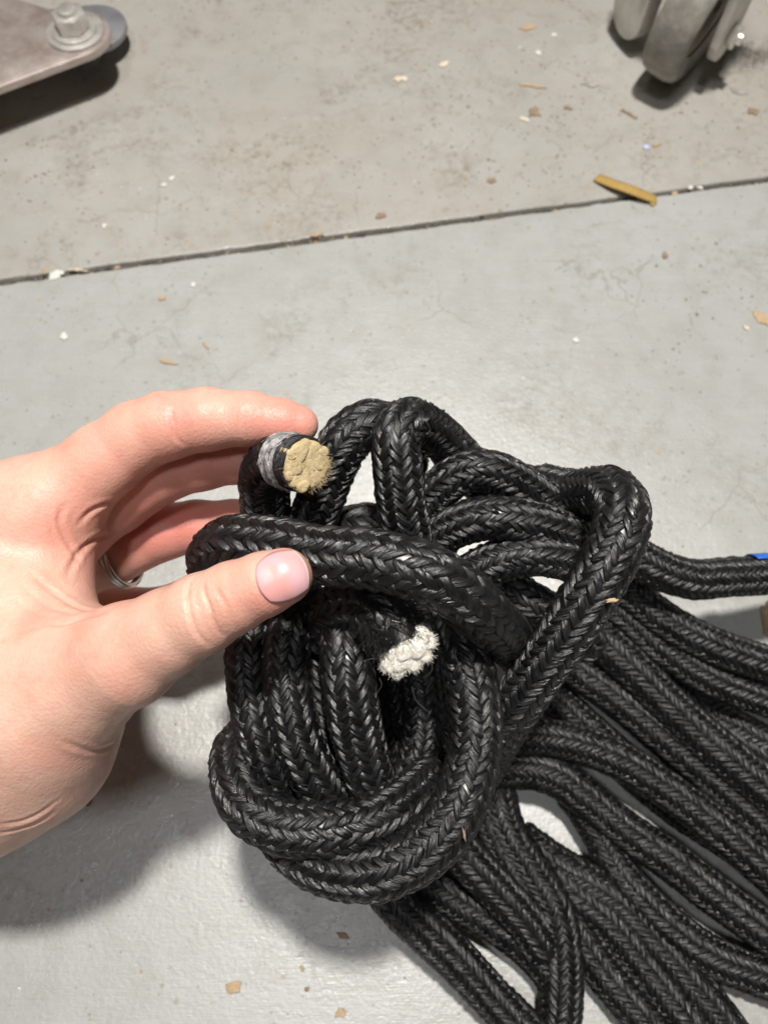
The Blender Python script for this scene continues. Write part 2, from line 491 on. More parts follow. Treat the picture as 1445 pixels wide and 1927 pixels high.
PILE = [   # runs lying towards the floor: pixel, pixel, height
    (Z((1120, 985, .125), (1185, 1040, .118), (1235, 1070, .113), (1300, 1090, .108), (1370, 1086, .103), (1460, 1080, .098), (1560, 1072, .085)), .0092),
    (Z((1120, 1060, .105), (1180, 1112, .098), (1250, 1168, .092), (1340, 1215, .086), (1450, 1252, .08), (1560, 1285, .07)), .0092),
    (Z((1120, 1115, .085), (1180, 1165, .08), (1250, 1225, .072), (1340, 1280, .066), (1450, 1318, .06), (1560, 1350, .05)), .0092),
    (Z((1070, 1135, .125), (1125, 1198, .118), (1190, 1258, .110), (1260, 1328, .10), (1340, 1402, .09), (1450, 1492, .08), (1560, 1580, .07)), .0100),
    (Z((1020, 1215, .09), (1085, 1262, .085), (1155, 1312, .08), (1230, 1372, .07), (1330, 1455, .06), (1450, 1560, .05), (1550, 1650, .04)), .0092),
    (Z((1005, 1280, .055), (1056, 1326, .05), (1112, 1378, .045), (1170, 1432, .04), (1275, 1520, .035), (1400, 1600, .03), (1500, 1690, .025)), .0092),
    (Z((1200, 1235, .035), (1300, 1320, .035), (1400, 1380, .035), (1520, 1440, .035)), .0095),
    (Z((1260, 1300, .020), (1340, 1370, .020), (1440, 1430, .020), (1540, 1480, .020)), .0095),
    (Z((880, 1410, .13), (950, 1388, .135), (1045, 1390, .125), (1150, 1423, .112), (1245, 1480, .102), (1335, 1547, .092), (1425, 1622, .08), (1520, 1710, .07)), .0096),
    (Z((870, 1480, .105), (950, 1448, .105), (1030, 1455, .10), (1100, 1500, .092), (1178, 1564, .085), (1265, 1622, .076), (1335, 1677, .07), (1445, 1757, .06), (1540, 1830, .05)), .0098),
    (Z((925, 1420, .085), (934, 1495, .09), (956, 1568, .09), (1002, 1640, .085), (1040, 1707, .08), (1054, 1774, .07), (1057, 1841, .06), (1052, 1930, .05), (1040, 2030, .04)), .0092),
    (Z((1075, 1490, .055), (1124, 1562, .055), (1162, 1636, .058), (1212, 1696, .060), (1262, 1746, .056), (1335, 1798, .05), (1450, 1845, .045), (1540, 1872, .04)), .0094),
    (Z((975, 1575, .04), (1040, 1625, .045), (1108, 1665, .045), (1170, 1708, .045), (1225, 1768, .04), (1280, 1832, .035), (1340, 1905, .03), (1400, 1990, .03)), .0094),
    (Z((1030, 1640, .035), (1075, 1682, .036), (1139, 1732, .034), (1195, 1797, .03), (1250, 1868, .028), (1305, 1940, .026), (1350, 2010, .025)), .0092),
    (Z((1060, 1710, .022), (1090, 1762, .022), (1130, 1822, .021), (1185, 1888, .020), (1245, 1960, .020)), .0092),
    (Z((690, 1620, .105), (740, 1690, .095), (795, 1745, .082), (858, 1805, .066), (928, 1880, .05), (992, 1945, .04), (1060, 2020, .03)), .0094),
    (Z((830, 1560, .11), (885, 1622, .10), (938, 1678, .085), (985, 1730, .07), (1025, 1790, .05)), .0092),
    (Z((770, 1640, .065), (850, 1690, .055), (930, 1735, .045), (1000, 1785, .035), (1050, 1850, .025), (1055, 1920, .015)), .0092),
    (Z((1280, 1400, .03), (1360, 1470, .03), (1450, 1540, .03), (1540, 1610, .03)), .0092),
    (Z((900, 1480, .06), (930, 1560, .055), (965, 1640, .05), (1000, 1710, .045)), .0092),
]
INFO = {}
KPITCH = [5.4, 4.4, 4.0, 3.8, 3.6, 3.6, 3.6, 3.6, 3.8, 4.5, 4.5, 4.2, 4.5, 4.4, 4.6] + [4.2] * 10
for k, (pts, R) in enumerate(KNOT):
    o, inf = braid('rope_loop', pts, R, None, None, 9, 10, seed=k, PITCH=KPITCH[k] * .001)
    keep_world(o, rope)
    INFO[k] = inf
PINFO = {}
def lower(pts, R, k):
    q = []
    for p in pts:
        r = p - C0
        z = max(R * 1.02, p[2] * (0.72 if k < 1 else 0.56 if k < 3 else 0.24 if k in (8, 9, 10, 11, 12) else 0.34))
        q.append(C0 + r * ((z - CAM_H) / r[2]))
    return q
for k, (pts, R) in enumerate(PILE):
    R = R * (1.08 if k < 3 else 1.06 if k in (8, 9, 11) else 1.12)
    pts = lower(pts, R, k)
    o, inf = braid('rope_run', pts, R, None, None, 8, 8, seed=50 + k, NCOL=14, PITCH=0.0036)
    keep_world(o, rope)
    PINFO[k] = inf

# ---- the end with the tan heart, whipped with grey thread
endp = D((505, 1030, .290), (500, 960, .284), (499, 895, .272), (520, 868, .256), (556, 870, .243), (580, 876, .236))
o, (epos, et, eA, eB, erad, eq) = braid('rope_end', endp, .0095, None, [.0100, .0098, .0096, .0092, .0088, .0086], 9, 10, seed=90, PITCH=.0036)
keep_world(o, rope); tag(o, 'rope end bound with grey thread over a tan heart')
tan_end = o

def whipping(pos, t, A, B, rad, q, sA, sB, parent, material=None, turns=24, seed=5):
    rng = np.random.default_rng(seed)
    acc = Acc()
    for kk in range(turns):
        s = sA + (sB - sA) * kk / (turns - 1)
        ph = np.linspace(0, 2 * np.pi, 44)
        ss = s + 0.0011 * np.sin(ph + rng.uniform(0, 6)) + 0.0004 * np.sin(3 * ph + rng.uniform(0, 6))
        ii = np.clip((ss / (q[1] - q[0])).astype(int), 0, len(q) - 1)
        rr = rad[ii] + 0.0003 + rng.normal(0, 0.00012)
        p = pos[ii] + rr[:, None] * (np.cos(ph)[:, None] * A[ii] + np.sin(ph)[:, None] * B[ii])
        v, f = tube(p, 0.00034 * rng.uniform(0.7, 1.4), 6)
        acc.add(v, f)
    for kk in range(70 if material is None else 0):      # broken whiskers of the thread
        s = rng.uniform(sA, sB); i0 = min(int(s / (q[1] - q[0])), len(q) - 1); a0 = rng.uniform(0, 6.28)
        ph = a0 + np.linspace(0, rng.uniform(.2, .6), 5)
        rr = rad[i0] + np.linspace(.0005, rng.uniform(.0008, .0020), 5)
        p = pos[i0] + rr[:, None] * (np.cos(ph)[:, None] * A[i0] + np.sin(ph)[:, None] * B[i0]) + t[i0] * np.linspace(0, rng.normal(0, .0015), 5)[:, None]
        v, f = tube(p, .00006, 4); acc.add(v, f)
    o = acc.build('whipping_thread', material or M_WHIP)
    o.parent = parent
    o.matrix_parent_inverse = parent.matrix_world.inverted() if False else Matrix.Identity(4)
    return o

def sub(o, part):
    """sub-part: mesh in world space under a part that keeps world space through its own inverse"""
    o.parent = part
    return o

Lend = eq[-1]
sub(whipping(epos, et, eA, eB, erad, eq, Lend - 0.0160, Lend - 0.0062, tan_end, None, 26), tan_end)
sub(whipping(epos, et, eA, eB, erad, eq, Lend - 0.0066, Lend - 0.0016, tan_end, M_FUZZ, 16, 6), tan_end)

def core_bundles(center, axis, ax, ay, spots, rad, material, parent, name, depth=0.004, seed=1, dome=0.05):
    rng = np.random.default_rng(seed)
    for (x, y, r, hgt) in spots:
        nr, na = 6, 14
        V = []
        th = np.linspace(0, 2 * np.pi, na, endpoint=False)
        lump = 1 + 0.14 * np.sin(2 * th + rng.uniform(0, 6)) + 0.10 * np.sin(3 * th + rng.uniform(0, 6))
        tx, ty = rng.normal(0, 0.05, 2)
        for kk in range(nr):
            fr = kk / (nr - 1)
            rr = r * 1.12 * min(1.0, (fr * 1.35)) if fr < 0.75 else r * 1.12
            z = hgt - dome * r * (fr * 1.33) ** 4 if fr < 0.75 else hgt - 0.0010 - (fr - 0.75) * 4 * depth
            px = x + rr * np.cos(th) * lump
            py = y + rr * np.sin(th) * lump
            zz = z + (px - x) * tx + (py - y) * ty + rng.normal(0, 0.00010, na) * (1 if kk else 0)
            V.append(center[None] + ax[None] * px[:, None] + ay[None] * py[:, None] + axis[None] * zz[:, None])
        v = np.vstack(V)
        o = link_mesh(name, v, grid_faces(nr, na, True), material)
        sub(o, parent)

ecen, eax = epos[-1], et[-1]
vx = np.cross(UP, eax); vx /= np.linalg.norm(vx); vy = np.cross(eax, vx)
spots = [(.0002, -.0004, .0031, .0002), (.0040, .0012, .0030, .0005), (.0018, .0044, .0031, .0008), (-.0030, .0040, .0031, .0006), (-.0046, -.0004, .0031, .0009),
         (-.0030, -.0042, .0030, .0005), (.0014, -.0046, .0030, .0002), (.0050, -.0026, .0026, .0001), (-.0006, .0064, .0018, .0006), (.0054, .0046, .0018, .0006), (-.0062, .0030, .0017, .0006), (-.0058, -.0034, .0017, .0006), (-.0014, -.0066, .0021, .0018)]
def felt(center, axis, ax, ay, R, z, material, parent, seed, name='core_felt'):
    rng = np.random.default_rng(seed); na = 40
    th = np.linspace(0, 2 * np.pi, na, endpoint=False); rim = R * (1 + .04 * np.sin(3 * th + 1) + rng.normal(0, .018, na))
    V = []
    for fr, dz in ((.02, 0), (.3, 0), (.6, .0001), (.85, 0), (1.0, -.0004), (1.0, -.005)):
        V.append(center + (ax * (rim * fr * np.cos(th))[:, None]) + ay * (rim * fr * np.sin(th))[:, None] + axis * (z + dz + rng.normal(0, .00012, na))[:, None])
    sub(link_mesh(name, np.vstack(V), grid_faces(6, na, True), material), parent)
felt(ecen, eax, vx, vy, .0079, .00015, M_TAN, tan_end, 3)
spots = [(x, y, r, h * .35 + (.0001 if h < .0015 else .0008)) for x, y, r, h in spots]
core_bundles(ecen, eax, vx, vy, spots, .008, M_TAN, tan_end, 'core_strand', 0.005, 4, 0.13)
rng = np.random.default_rng(21)
nf = 420
th = rng.uniform(0, 2 * np.pi, nf)
th = np.where(rng.random(nf) < 0.85, rng.normal(-0.45, 0.7, nf), th)
rr = rng.uniform(.0050, .0076, nf)
org = ecen + vx * (rr * np.cos(th))[:, None] + vy * (rr * np.sin(th))[:, None] - eax * 0.001
dr = eax * 0.7 + vx * np.cos(th)[:, None] * 0.9 + vy * np.sin(th)[:, None] * 0.9
o = fibres(nf, org, dr, .0026, .00005, .6, rng).build('loose_fibre', M_TANF); o['kind'] = 'stuff'; sub(o, tan_end)

# ---- the end with the white heart
stub = D((600, 1190, .275), (640, 1145, .258), (690, 1136, .248), (728, 1160, .241), (752, 1196, .237), (764, 1222, .234))
o, (wpos, wt, wA, wB, wrad, wq) = braid('rope_end', stub, .0100, None, [.0095, .0097, .0100, .0100, .0096, .0088], 9, 10, seed=91, PITCH=.0050)
keep_world(o, rope); tag(o, 'frayed rope end with a bright white heart')
white_end = o
wc, wax = wpos[-1], wt[-1]
view = (C0 - wc) / np.linalg.norm(C0 - wc)
wax = wax * 0.45 + view * 0.8 + UP * -0.2; wax /= np.linalg.norm(wax)
bx = np.cross(UP, wax); bx /= np.linalg.norm(bx); by = np.cross(wax, bx)
rng = np.random.default_rng(33)
# tuft axis runs from lower left to upper right
dg = bx * math.cos(0.75) + by * math.sin(0.75); pg = -bx * math.sin(0.75) + by * math.cos(0.75)
spots = [(-.0066, .0004, .0027, .0020), (-.0036, -.0012, .0031, .0034), (-.0002, .0010, .0032, .0042), (.0030, -.0008, .0031, .0044), (.0062, .0010, .0028, .0036),
         (-.0012, -.0042, .0027, .0028), (.0030, -.0040, .0025, .0030), (.0072, -.0020, .0020, .0026), (-.0064, -.0032, .0021, .0016), (.0016, .0030, .0022, .0030), (-.0036, .0026, .0020, .0022)]
spots = [(x * 1.02, y * 1.0, r * 1.02, h * .5 + .0016) for x, y, r, h in spots]
core_bundles(wc, wax, dg, pg, spots, .008, M_WHITE, white_end, 'core_strand', 0.008, 9, 0.18)
nf = 4500
ksp = rng.integers(0, len(spots), nf)
sp = np.array(spots)[ksp]
th = rng.uniform(0, 2 * np.pi, nf); rq = np.sqrt(rng.uniform(0.05, 1, nf)) * sp[:, 2]
org = wc + dg * (sp[:, 0] + rq * np.cos(th))[:, None] + pg * (sp[:, 1] + rq * np.sin(th))[:, None] + wax * (sp[:, 3] - 0.0011)[:, None]
dr = wax * 0.8 + dg * (sp[:, 0] / .007)[:, None] * 0.7 + pg * (sp[:, 1] / .007)[:, None] * 0.9
o = fibres(nf, org, dr, .0016, .00006, .6, rng).build('loose_fibre', M_WHITE); o['kind'] = 'stuff'; sub(o, white_end)
# black fuzz of the cut cover round it
nf = 2600
th = rng.uniform(0, 2 * np.pi, nf)
ii = rng.integers(int(len(wq) * 0.62), len(wq), nf)
org = wpos[ii] + (wrad[ii] - .0007)[:, None] * (np.cos(th)[:, None] * wA[ii] + np.sin(th)[:, None] * wB[ii])
dr = (org - wpos[ii]) / 0.0095 * 0.8 + wt[ii] * 0.9
o = fibres(nf, org, dr, .0036, .00008, .4, rng).build('loose_fibre', M_FUZZ); o['kind'] = 'stuff'; sub(o, white_end)
# long stray hairs
acc = Acc()
for (a, b, c) in [((712, 1238, .236), (690, 1242, .236), (668, 1252, .238)), ((714, 1276, .236), (718, 1290, .236), (708, 1306, .238)), ((775, 1292, .235), (784, 1320, .236), (810, 1342, .238)),
                  ((812, 1236, .235), (812, 1262, .235), (796, 1276, .237)), ((857, 1236, .243), (872, 1276, .243), (876, 1320, .245)), ((735, 1228, .234), (740, 1216, .233), (736, 1208, .234))]:
    v, f = tube(catmull(D(a, b, c), 10), 0.00006, 4); acc.add(v, f)
o = acc.build('stray_hair', M_HAIR); sub(o, white_end)

# stray filaments standing off the braid everywhere
acc = Acc()
rng = np.random.default_rng(77)
for inf, cnt in [(INFO[k], 150) for k in INFO] + [(PINFO[k], 70) for k in PINFO] + [((epos, et, eA, eB, erad, eq), 60)]:
    pos, t, A, B, rd, q = inf
    ii = rng.integers(2, len(q) - 2, cnt); th = rng.uniform(0, 2 * np.pi, cnt)
    rad_dir = np.cos(th)[:, None] * A[ii] + np.sin(th)[:, None] * B[ii]
    org = pos[ii] + (rd[ii] - .0006)[:, None] * rad_dir
    a = fibres(cnt, org, rad_dir * 0.55 + t[ii] * rng.choice([-1, 1], cnt)[:, None], .0032, .000035, .35, rng, 0.8)
    acc.add(np.vstack(a.v), np.vstack(a.f))
o = acc.build('stray_filament', M_FUZZ); o['kind'] = 'stuff'; keep_world(o, rope)

# blue tape stuck round the run at the right edge
pos, t, A, B, rd, q = PINFO[0]
ii0 = int(np.argmin(np.linalg.norm(pos - Pz(1428, 1083, .072), axis=1)))
tgt = pos[ii0] + np.array([0, .01, .0075])
outw = tgt - pos[ii0]; outw -= t[ii0] * outw.dot(t[ii0]); outw /= np.linalg.norm(outw)
side = np.cross(t[ii0], outw)
gs, gp = np.linspace(-0.0045, 0.0045, 10), np.linspace(-0.9, 0.35, 12)
V = [pos[ii0] + t[ii0] * (s * (1 - 0.25 * abs(p))) + (rd[ii0] + 0.0006) * (outw * math.cos(p) + side * math.sin(p)) for s in gs for p in gp]
o = link_mesh('tape', V, grid_faces(10, 12), M_BLUE)
m = o.modifiers.new('thick', 'SOLIDIFY'); m.thickness = 0.0003
keep_world(o, rope)

# ------------------------------------------------------------------ hand
def J(px, py, d, rpx):                 # joint: where it stands and its real radius
    return (P(px, py, d), rpx * d / F)

INDEX = [J(80, 965, .270, 90), J(195, 868, .266, 70), J(258, 822, .264, 65), J(312, 802, .262, 63), J(390, 789, .261, 58), J(470, 788, .260, 50), J(530, 794, .260, 42), J(563, 799, .260, 36)]
MIDDLE = [J(95, 1010, .292, 82), J(215, 938, .287, 66), J(310, 884, .283, 58), J(380, 872, .282, 50), J(450, 866, .281, 43), J(530, 872, .280, 34)]
RINGF = [J(95, 1075, .318, 76), J(215, 1040, .312, 58), J(308, 1000, .308, 53), J(370, 990, .307, 48), J(440, 985, .306, 44), J(520, 978, .305, 36)]
LITTLE = [J(95, 1140, .345, 64), J(220, 1150, .340, 48), J(300, 1150, .337, 43), J(370, 1120, .336, 38), J(440, 1090, .335, 32)]
THUMB = [J(-60, 1400, .262, 172), J(60, 1320, .250, 150), J(150, 1272, .240, 118), J(240, 1232, .230, 98), J(318, 1188, .224, 80), J(382, 1154, .219, 74), J(440, 1124, .216, 66), J(495, 1100, .213, 59), J(534, 1085, .212, 54)]
PALM = [
    [J(-190, 1330, .290, 150), J(-40, 1120, .285, 120), J(80, 965, .270, 88)],
    [J(-190, 1350, .300, 140), J(-30, 1150, .300, 110), J(95, 1010, .292, 82)],
    [J(-190, 1370, .310, 135), J(-20, 1180, .315, 100), J(95, 1075, .318, 76)],
    [J(-190, 1400, .315, 130), J(-20, 1230, .325, 95), J(95, 1140, .345, 62)],
    [J(-60, 1400, .262, 172), J(-190, 1450, .285, 180), J(-420, 1600, .30, 170), J(-700, 1800, .32, 170)],
    [J(30, 1160, .262, 110), J(-60, 1060, .268, 125), J(30, 960, .270, 86)],       # first web
    [J(150, 1230, .246, 62), J(90, 1130, .262, 72), J(100, 1030, .272, 70)],
    [J(60, 1320, .250, 150), J(-20, 1180, .265, 130)],
    [J(60, 1400, .262, 150), J(-60, 1470, .275, 150)],
]

def cone(p, a, b):
    (A, ra), (B, rb) = a, b
    ab = B - A
    t = np.clip(((p - A) @ ab) / ab.dot(ab), 0, 1)
    return np.linalg.norm(p - A - t[:, None] * ab, axis=1) - (ra + t * (rb - ra))

def smin(a, b, k):
    h = np.clip(0.5 + 0.5 * (b - a) / k, 0, 1)
    return b * (1 - h) + a * h - k * h * (1 - h)

def chain(p, js, k):
    d = None
    for a, b in zip(js[:-1], js[1:]):
        c = cone(p, a, b)
        d = c if d is None else smin(d, c, k)
    return d

def hand_sdf(p):
    p = np.asarray(p, dtype=np.float64)
    palm = None
    for ch in PALM:
        c = chain(p, ch, 0.004)
        palm = c if palm is None else smin(palm, c, 0.012)
    out = None
    for js, k in ((INDEX, .010), (MIDDLE, .008), (RINGF, .008), (LITTLE, .008), (THUMB, .014)):
        c = smin(palm, chain(p, js, 0.0025), k)
        out = c if out is None else smin(out, c, 0.0012)
    return out

def surface_nets(f, org, h):
    nx, ny, nz = f.shape
    neg = f < 0
    cnt = np.zeros((nx - 1, ny - 1, nz - 1), np.int8)
    for a in (0, 1):
        for b in (0, 1):
            for c in (0, 1):
                cnt += neg[a:nx - 1 + a, b:ny - 1 + b, c:nz - 1 + c]
    act = np.argwhere((cnt > 0) & (cnt < 8))
    idx = -np.ones(cnt.shape, np.int64)
    idx[tuple(act.T)] = np.arange(len(act))
    S = np.zeros((len(act), 3)); N = np.zeros(len(act))
    corners = [(a, b, c) for a in (0, 1) for b in (0, 1) for c in (0, 1)]
    for u in corners:
        for ax in range(3):
            if u[ax]: continue
            w = list(u); w[ax] = 1
            fu = f[act[:, 0] + u[0], act[:, 1] + u[1], act[:, 2] + u[2]]
            fw = f[act[:, 0] + w[0], act[:, 1] + w[1], act[:, 2] + w[2]]
            m = (fu < 0) != (fw < 0)
            t = np.where(m, fu / np.where(m, fu - fw, 1), 0)
            pt = np.tile(np.array(u, float), (len(act), 1)); pt[:, ax] = t
            S[m] += pt[m]; N[m] += 1
    V = org + h * (act + S / N[:, None])
    faces = []
    for ax in range(3):
        sl0 = [slice(None)] * 3; sl1 = [slice(None)] * 3
        sl0[ax] = slice(0, -1); sl1[ax] = slice(1, None)
        ch = neg[tuple(sl0)] != neg[tuple(sl1)]
        e = np.argwhere(ch)
        o1, o2 = [(1, 2), (2, 0), (0, 1)][ax]
        ok = (e[:, o1] > 0) & (e[:, o2] > 0) & (e[:, o1] < f.shape[o1] - 1) & (e[:, o2] < f.shape[o2] - 1)
        e = e[ok]
        def at(d1, d2):
            q = e.copy(); q[:, o1] -= d1; q[:, o2] -= d2
            return idx[tuple(q.T)]
        quad = np.stack([at(1, 1), at(0, 1), at(0, 0), at(1, 0)], 1)
        flip = ~neg[tuple(e.T)]
        quad[flip] = quad[flip][:, ::-1]
        faces.append(quad)
    return V, np.vstack(faces)

def march(px, py, it=60):
    r = np.stack([ray(a, b) for a, b in zip(px, py)])
    t = np.full(len(r), 0.14)
    ln = np.linalg.norm(r, axis=1)
    for _ in range(it):
        t = t + hand_sdf(C0 + r * t[:, None]) / ln * 0.9
    return C0 + r * t[:, None]

def sdf_normal(p, e=0.0006):
    n = np.stack([hand_sdf(p + np.eye(3)[k] * e) - hand_sdf(p - np.eye(3)[k] * e) for k in range(3)], 1)
    return n / np.linalg.norm(n, axis=1)[:, None]

def mat_skin():
    k = NT('skin')
    co = k.coord('Object')
    at = k.n('ShaderNodeAttribute'); at.attribute_name = 'flush'
    n1 = k.noise(co, 70.0, 4, 0.6)
    n2 = k.noise(co, 320.0, 3, 0.6)
    c = k.mix(k.ramp(n1, [(0.3, 0.0), (0.7, 1.0)]), (0.645, 0.38, 0.29), (0.70, 0.45, 0.355))
    c = k.mix(k.math('MULTIPLY', k.ramp(n2, [(0.5, 0.0), (0.75, 1.0)]), 0.25), c, (0.62, 0.28, 0.20))
    c = k.mix(k.math('MULTIPLY', k.ramp(k.noise(co, 150.0, 3, 0.6), [(0.55, 0.0), (0.72, 1.0)]), 0.30), c, (0.60, 0.25, 0.20))
    c = k.mix(k.math('MULTIPLY', k.ramp(k.noise(co, 38.0, 4, 0.6, 0.5), [(0.46, 0.0), (0.66, 1.0)]), 0.38), c, (0.66, 0.265, 0.205))
    c = k.mix(at.outputs['Fac'], c, (0.62, 0.19, 0.155))
    vo = k.n('ShaderNodeTexVoronoi'); vo.inputs['Scale'].default_value = 950.0
    k.l(co, vo.inputs['Vector'])
    nrm = k.bump(vo.outputs['Distance'], 0.24, 0.0004)
    nrm = k.bump(k.noise(co, 340.0, 4, 0.65), 0.20, 0.0006, nrm)
    nrm = k.bump(k.noise(k.coord('Object', (1, 1, 1)), 95.0, 3, 0.5, 0.6), 0.2, 0.0012, nrm)
    k.b.subsurface_method = 'RANDOM_WALK'
    return k.set(Base_Color=c, Roughness=k.ramp(n2, [(0.3, 0.42), (0.7, 0.56)]), Normal=nrm, Subsurface_Weight=0.22,
                 Subsurface_Radius=(0.010, 0.0038, 0.0020), Subsurface_Scale=0.35, Specular_IOR_Level=0.42)

M_SKIN = mat_skin()
M_NAIL = (lambda k: k.set(Base_Color=k.mix(k.ramp(k.noise(k.coord('Object'), 120.0, 2), [(0.35, 0.0), (0.65, 1.0)]), (0.70, 0.33, 0.31), (0.66, 0.40, 0.44)), Roughness=0.38, Subsurface_Weight=0.1, Subsurface_Radius=(0.004, 0.0015, 0.001), Subsurface_Scale=0.3))(NT('nail_plate'))
M_NAILTIP = mat_simple('nail_free_edge', (0.80, 0.70, 0.58), 0.35)

def build_hand():
    allj = [j for ch in [INDEX, MIDDLE, RINGF, LITTLE, THUMB] + PALM for j in ch]
    lo = np.min([j[0] - j[1] for j in allj], 0) - 0.006
    hi = np.max([j[0] + j[1] for j in allj], 0) + 0.006
    lo[0] = max(lo[0], -0.245)
    hc = 0.0018
    nc = np.ceil((hi - lo) / hc).astype(int) + 1
    g = np.stack(np.meshgrid(*[lo[k] + hc * (np.arange(nc[k]) + 0.25) for k in range(3)], indexing='ij'), -1)
    fc = np.empty(g.shape[:3], np.float32).reshape(-1)
    gp = g.reshape(-1, 3)
    for s in range(0, len(gp), 400000):
        fc[s:s + 400000] = hand_sdf(gp[s:s + 400000])
    fc = fc.reshape(g.shape[:3])
    f = fc.repeat(2, 0).repeat(2, 1).repeat(2, 2)
    h = hc / 2
    near = np.argwhere(np.abs(f) < 2.6 * h)
    pv = lo + h * near
    val = np.empty(len(pv), np.float32)
    for s in range(0, len(pv), 400000):
        val[s:s + 400000] = hand_sdf(pv[s:s + 400000])
    f[tuple(near.T)] = val
    V, Fc = surface_nets(f, lo, h)
    # two rounds of smoothing
    e = np.vstack([Fc[:, [0, 1]], Fc[:, [1, 2]], Fc[:, [2, 3]], Fc[:, [3, 0]]])
    for _ in range(3):
        acc = np.zeros_like(V); c = np.zeros(len(V))
        np.add.at(acc, e[:, 0], V[e[:, 1]]); np.add.at(c, e[:, 0], 1)
        np.add.at(acc, e[:, 1], V[e[:, 0]]); np.add.at(c, e[:, 1], 1)
        V = V * 0.4 + 0.6 * acc / np.maximum(c, 1)[:, None]
    for _ in range(2):
        V = V - (hand_sdf(V)[:, None] * sdf_normal(V)) * 0.9
    # finer mesh for the creases
    nrm = sdf_normal(V)
    from mathutils.kdtree import KDTree
    kd = KDTree(len(V))
    for i, v in enumerate(V): kd.insert(v, i)
    kd.balance()
    disp = np.zeros(len(V))
    def crease(poly, depth, width, ridge=0.0):
        pp = catmull(np.array([(a, b, 0) for a, b in poly], float), 40)[:, :2]
        pts = march(pp[:, 0], pp[:, 1])
        n = len(pts)
        best = {}
        for i, q in enumerate(pts):
            fade = math.sin(math.pi * min(1, max(0, (i + 2) / (n + 3)))) ** 0.5
            for (co, vi, dist) in kd.find_range(q, width * 4):
                x = dist / width
                val = -depth * math.exp(-x * x) * fade + ridge * fade * math.exp(-((x - 2.1) / 0.9) ** 2)
                if vi not in best or dist < best[vi][0]:
                    best[vi] = (dist, val)
        for vi, (dd, val) in best.items():
            disp[vi] += val
    for poly, dp, wd, rg in CREASES:
        crease(poly, dp, wd, rg)
    V = V + nrm * disp[:, None]
    hand = link_mesh('hand', V, Fc, M_SKIN)
    tag(hand, 'bare left hand pinching the black rope between thumb and fingers', 'hand')
    flush = np.zeros(len(V))
    for (px, py, r, a) in FLUSH:
        q = march([px], [py])[0]
        flush += a * np.exp(-(np.linalg.norm(V - q, axis=1) / r) ** 2)
    at = hand.data.attributes.new('flush', 'FLOAT', 'POINT')
    at.data.foreach_set('value', np.clip(flush, 0, 1).astype(np.float32))
    return hand

CREASES = [
    # thumb joint wrinkles
    ([(362, 1088), (352, 1110), (356, 1150), (370, 1190), (394, 1216)], .00085, .00060, .00020),
    ([(383, 1094), (385, 1118), (393, 1140), (402, 1170), (419, 1198)], .00080, .00055, .00022),
    ([(404, 1102), (414, 1120), (424, 1138), (432, 1160), (432, 1184)], .00060, .00055, .00018),
    ([(391, 1132), (396, 1142), (392, 1150)], .0003, .0004, .0001),
    ([(369, 1128), (378, 1142), (384, 1152)], .0002, .0004, 0),
    # fold round the nail
    ([(500, 1128), (486, 1106), (480, 1080), (490, 1056), (512, 1038), (540, 1034)], .00000, .0005, .00018),
    # index underside creases
    ([(345, 838), (330, 820), (326, 795), (322, 770)], .0006, .0007, .0002),
    ([(466, 832), (462, 812), (460, 790), (462, 768)], .0005, .0006, .0002),
    # palm creases
    ([(215, 944), (196, 950), (172, 962), (150, 985)], .0009, .0010, .0003),
    ([(205, 1008), (180, 1015), (150, 1040), (125, 1085)], .0008, .0011, .0003),
    ([(196, 1152), (160, 1160), (120, 1172), (85, 1172)], .0011, .0012, .0003),
    ([(120, 950), (112, 985), (128, 1020), (150, 1055)], .0006, .0010, .0003),
    ([(95, 970), (100, 1005), (118, 1030)], .0004, .0008, .0002),
    ([(60, 1080), (95, 1110), (140, 1140), (180, 1152)], .0005, .0010, .0002),
    ([(45, 1105), (90, 1140), (140, 1156)], .0004, .0008, .0001),
    ([(30, 1130), (70, 1155), (120, 1166)], .0003, .0008, .0001),
    # heel of the hand
    ([(215, 1402), (180, 1412), (150, 1408), (125, 1396)], .0004, .0010, .0003),
    ([(100, 1530), (70, 1548), (35, 1560), (0, 1568)], .0006, .0010, .0003),
    ([(110, 1505), (75, 1530), (40, 1545), (0, 1552)], .0004, .0009, .0002),
]
FLUSH = [(560, 790, .009, .55), (500, 790, .012, .35), (552, 1062, .008, .5), (505, 1140, .007, .35), (585, 1085, .007, .4),
         (330, 795, .012, .30), (130, 985, .012, .35), (250, 900, .014, .25), (270, 960, .016, .40), (400, 870, .02, .45), (330, 1010, .02, .45), (240, 1040, .02, .35), (420, 970, .02, .45),
         (160, 1250, .016, .15), (190, 820, .010, .25), (400, 1150, .008, .15), (180, 1100, .014, .35), (260, 1120, .012, .6)]
hand = build_hand()

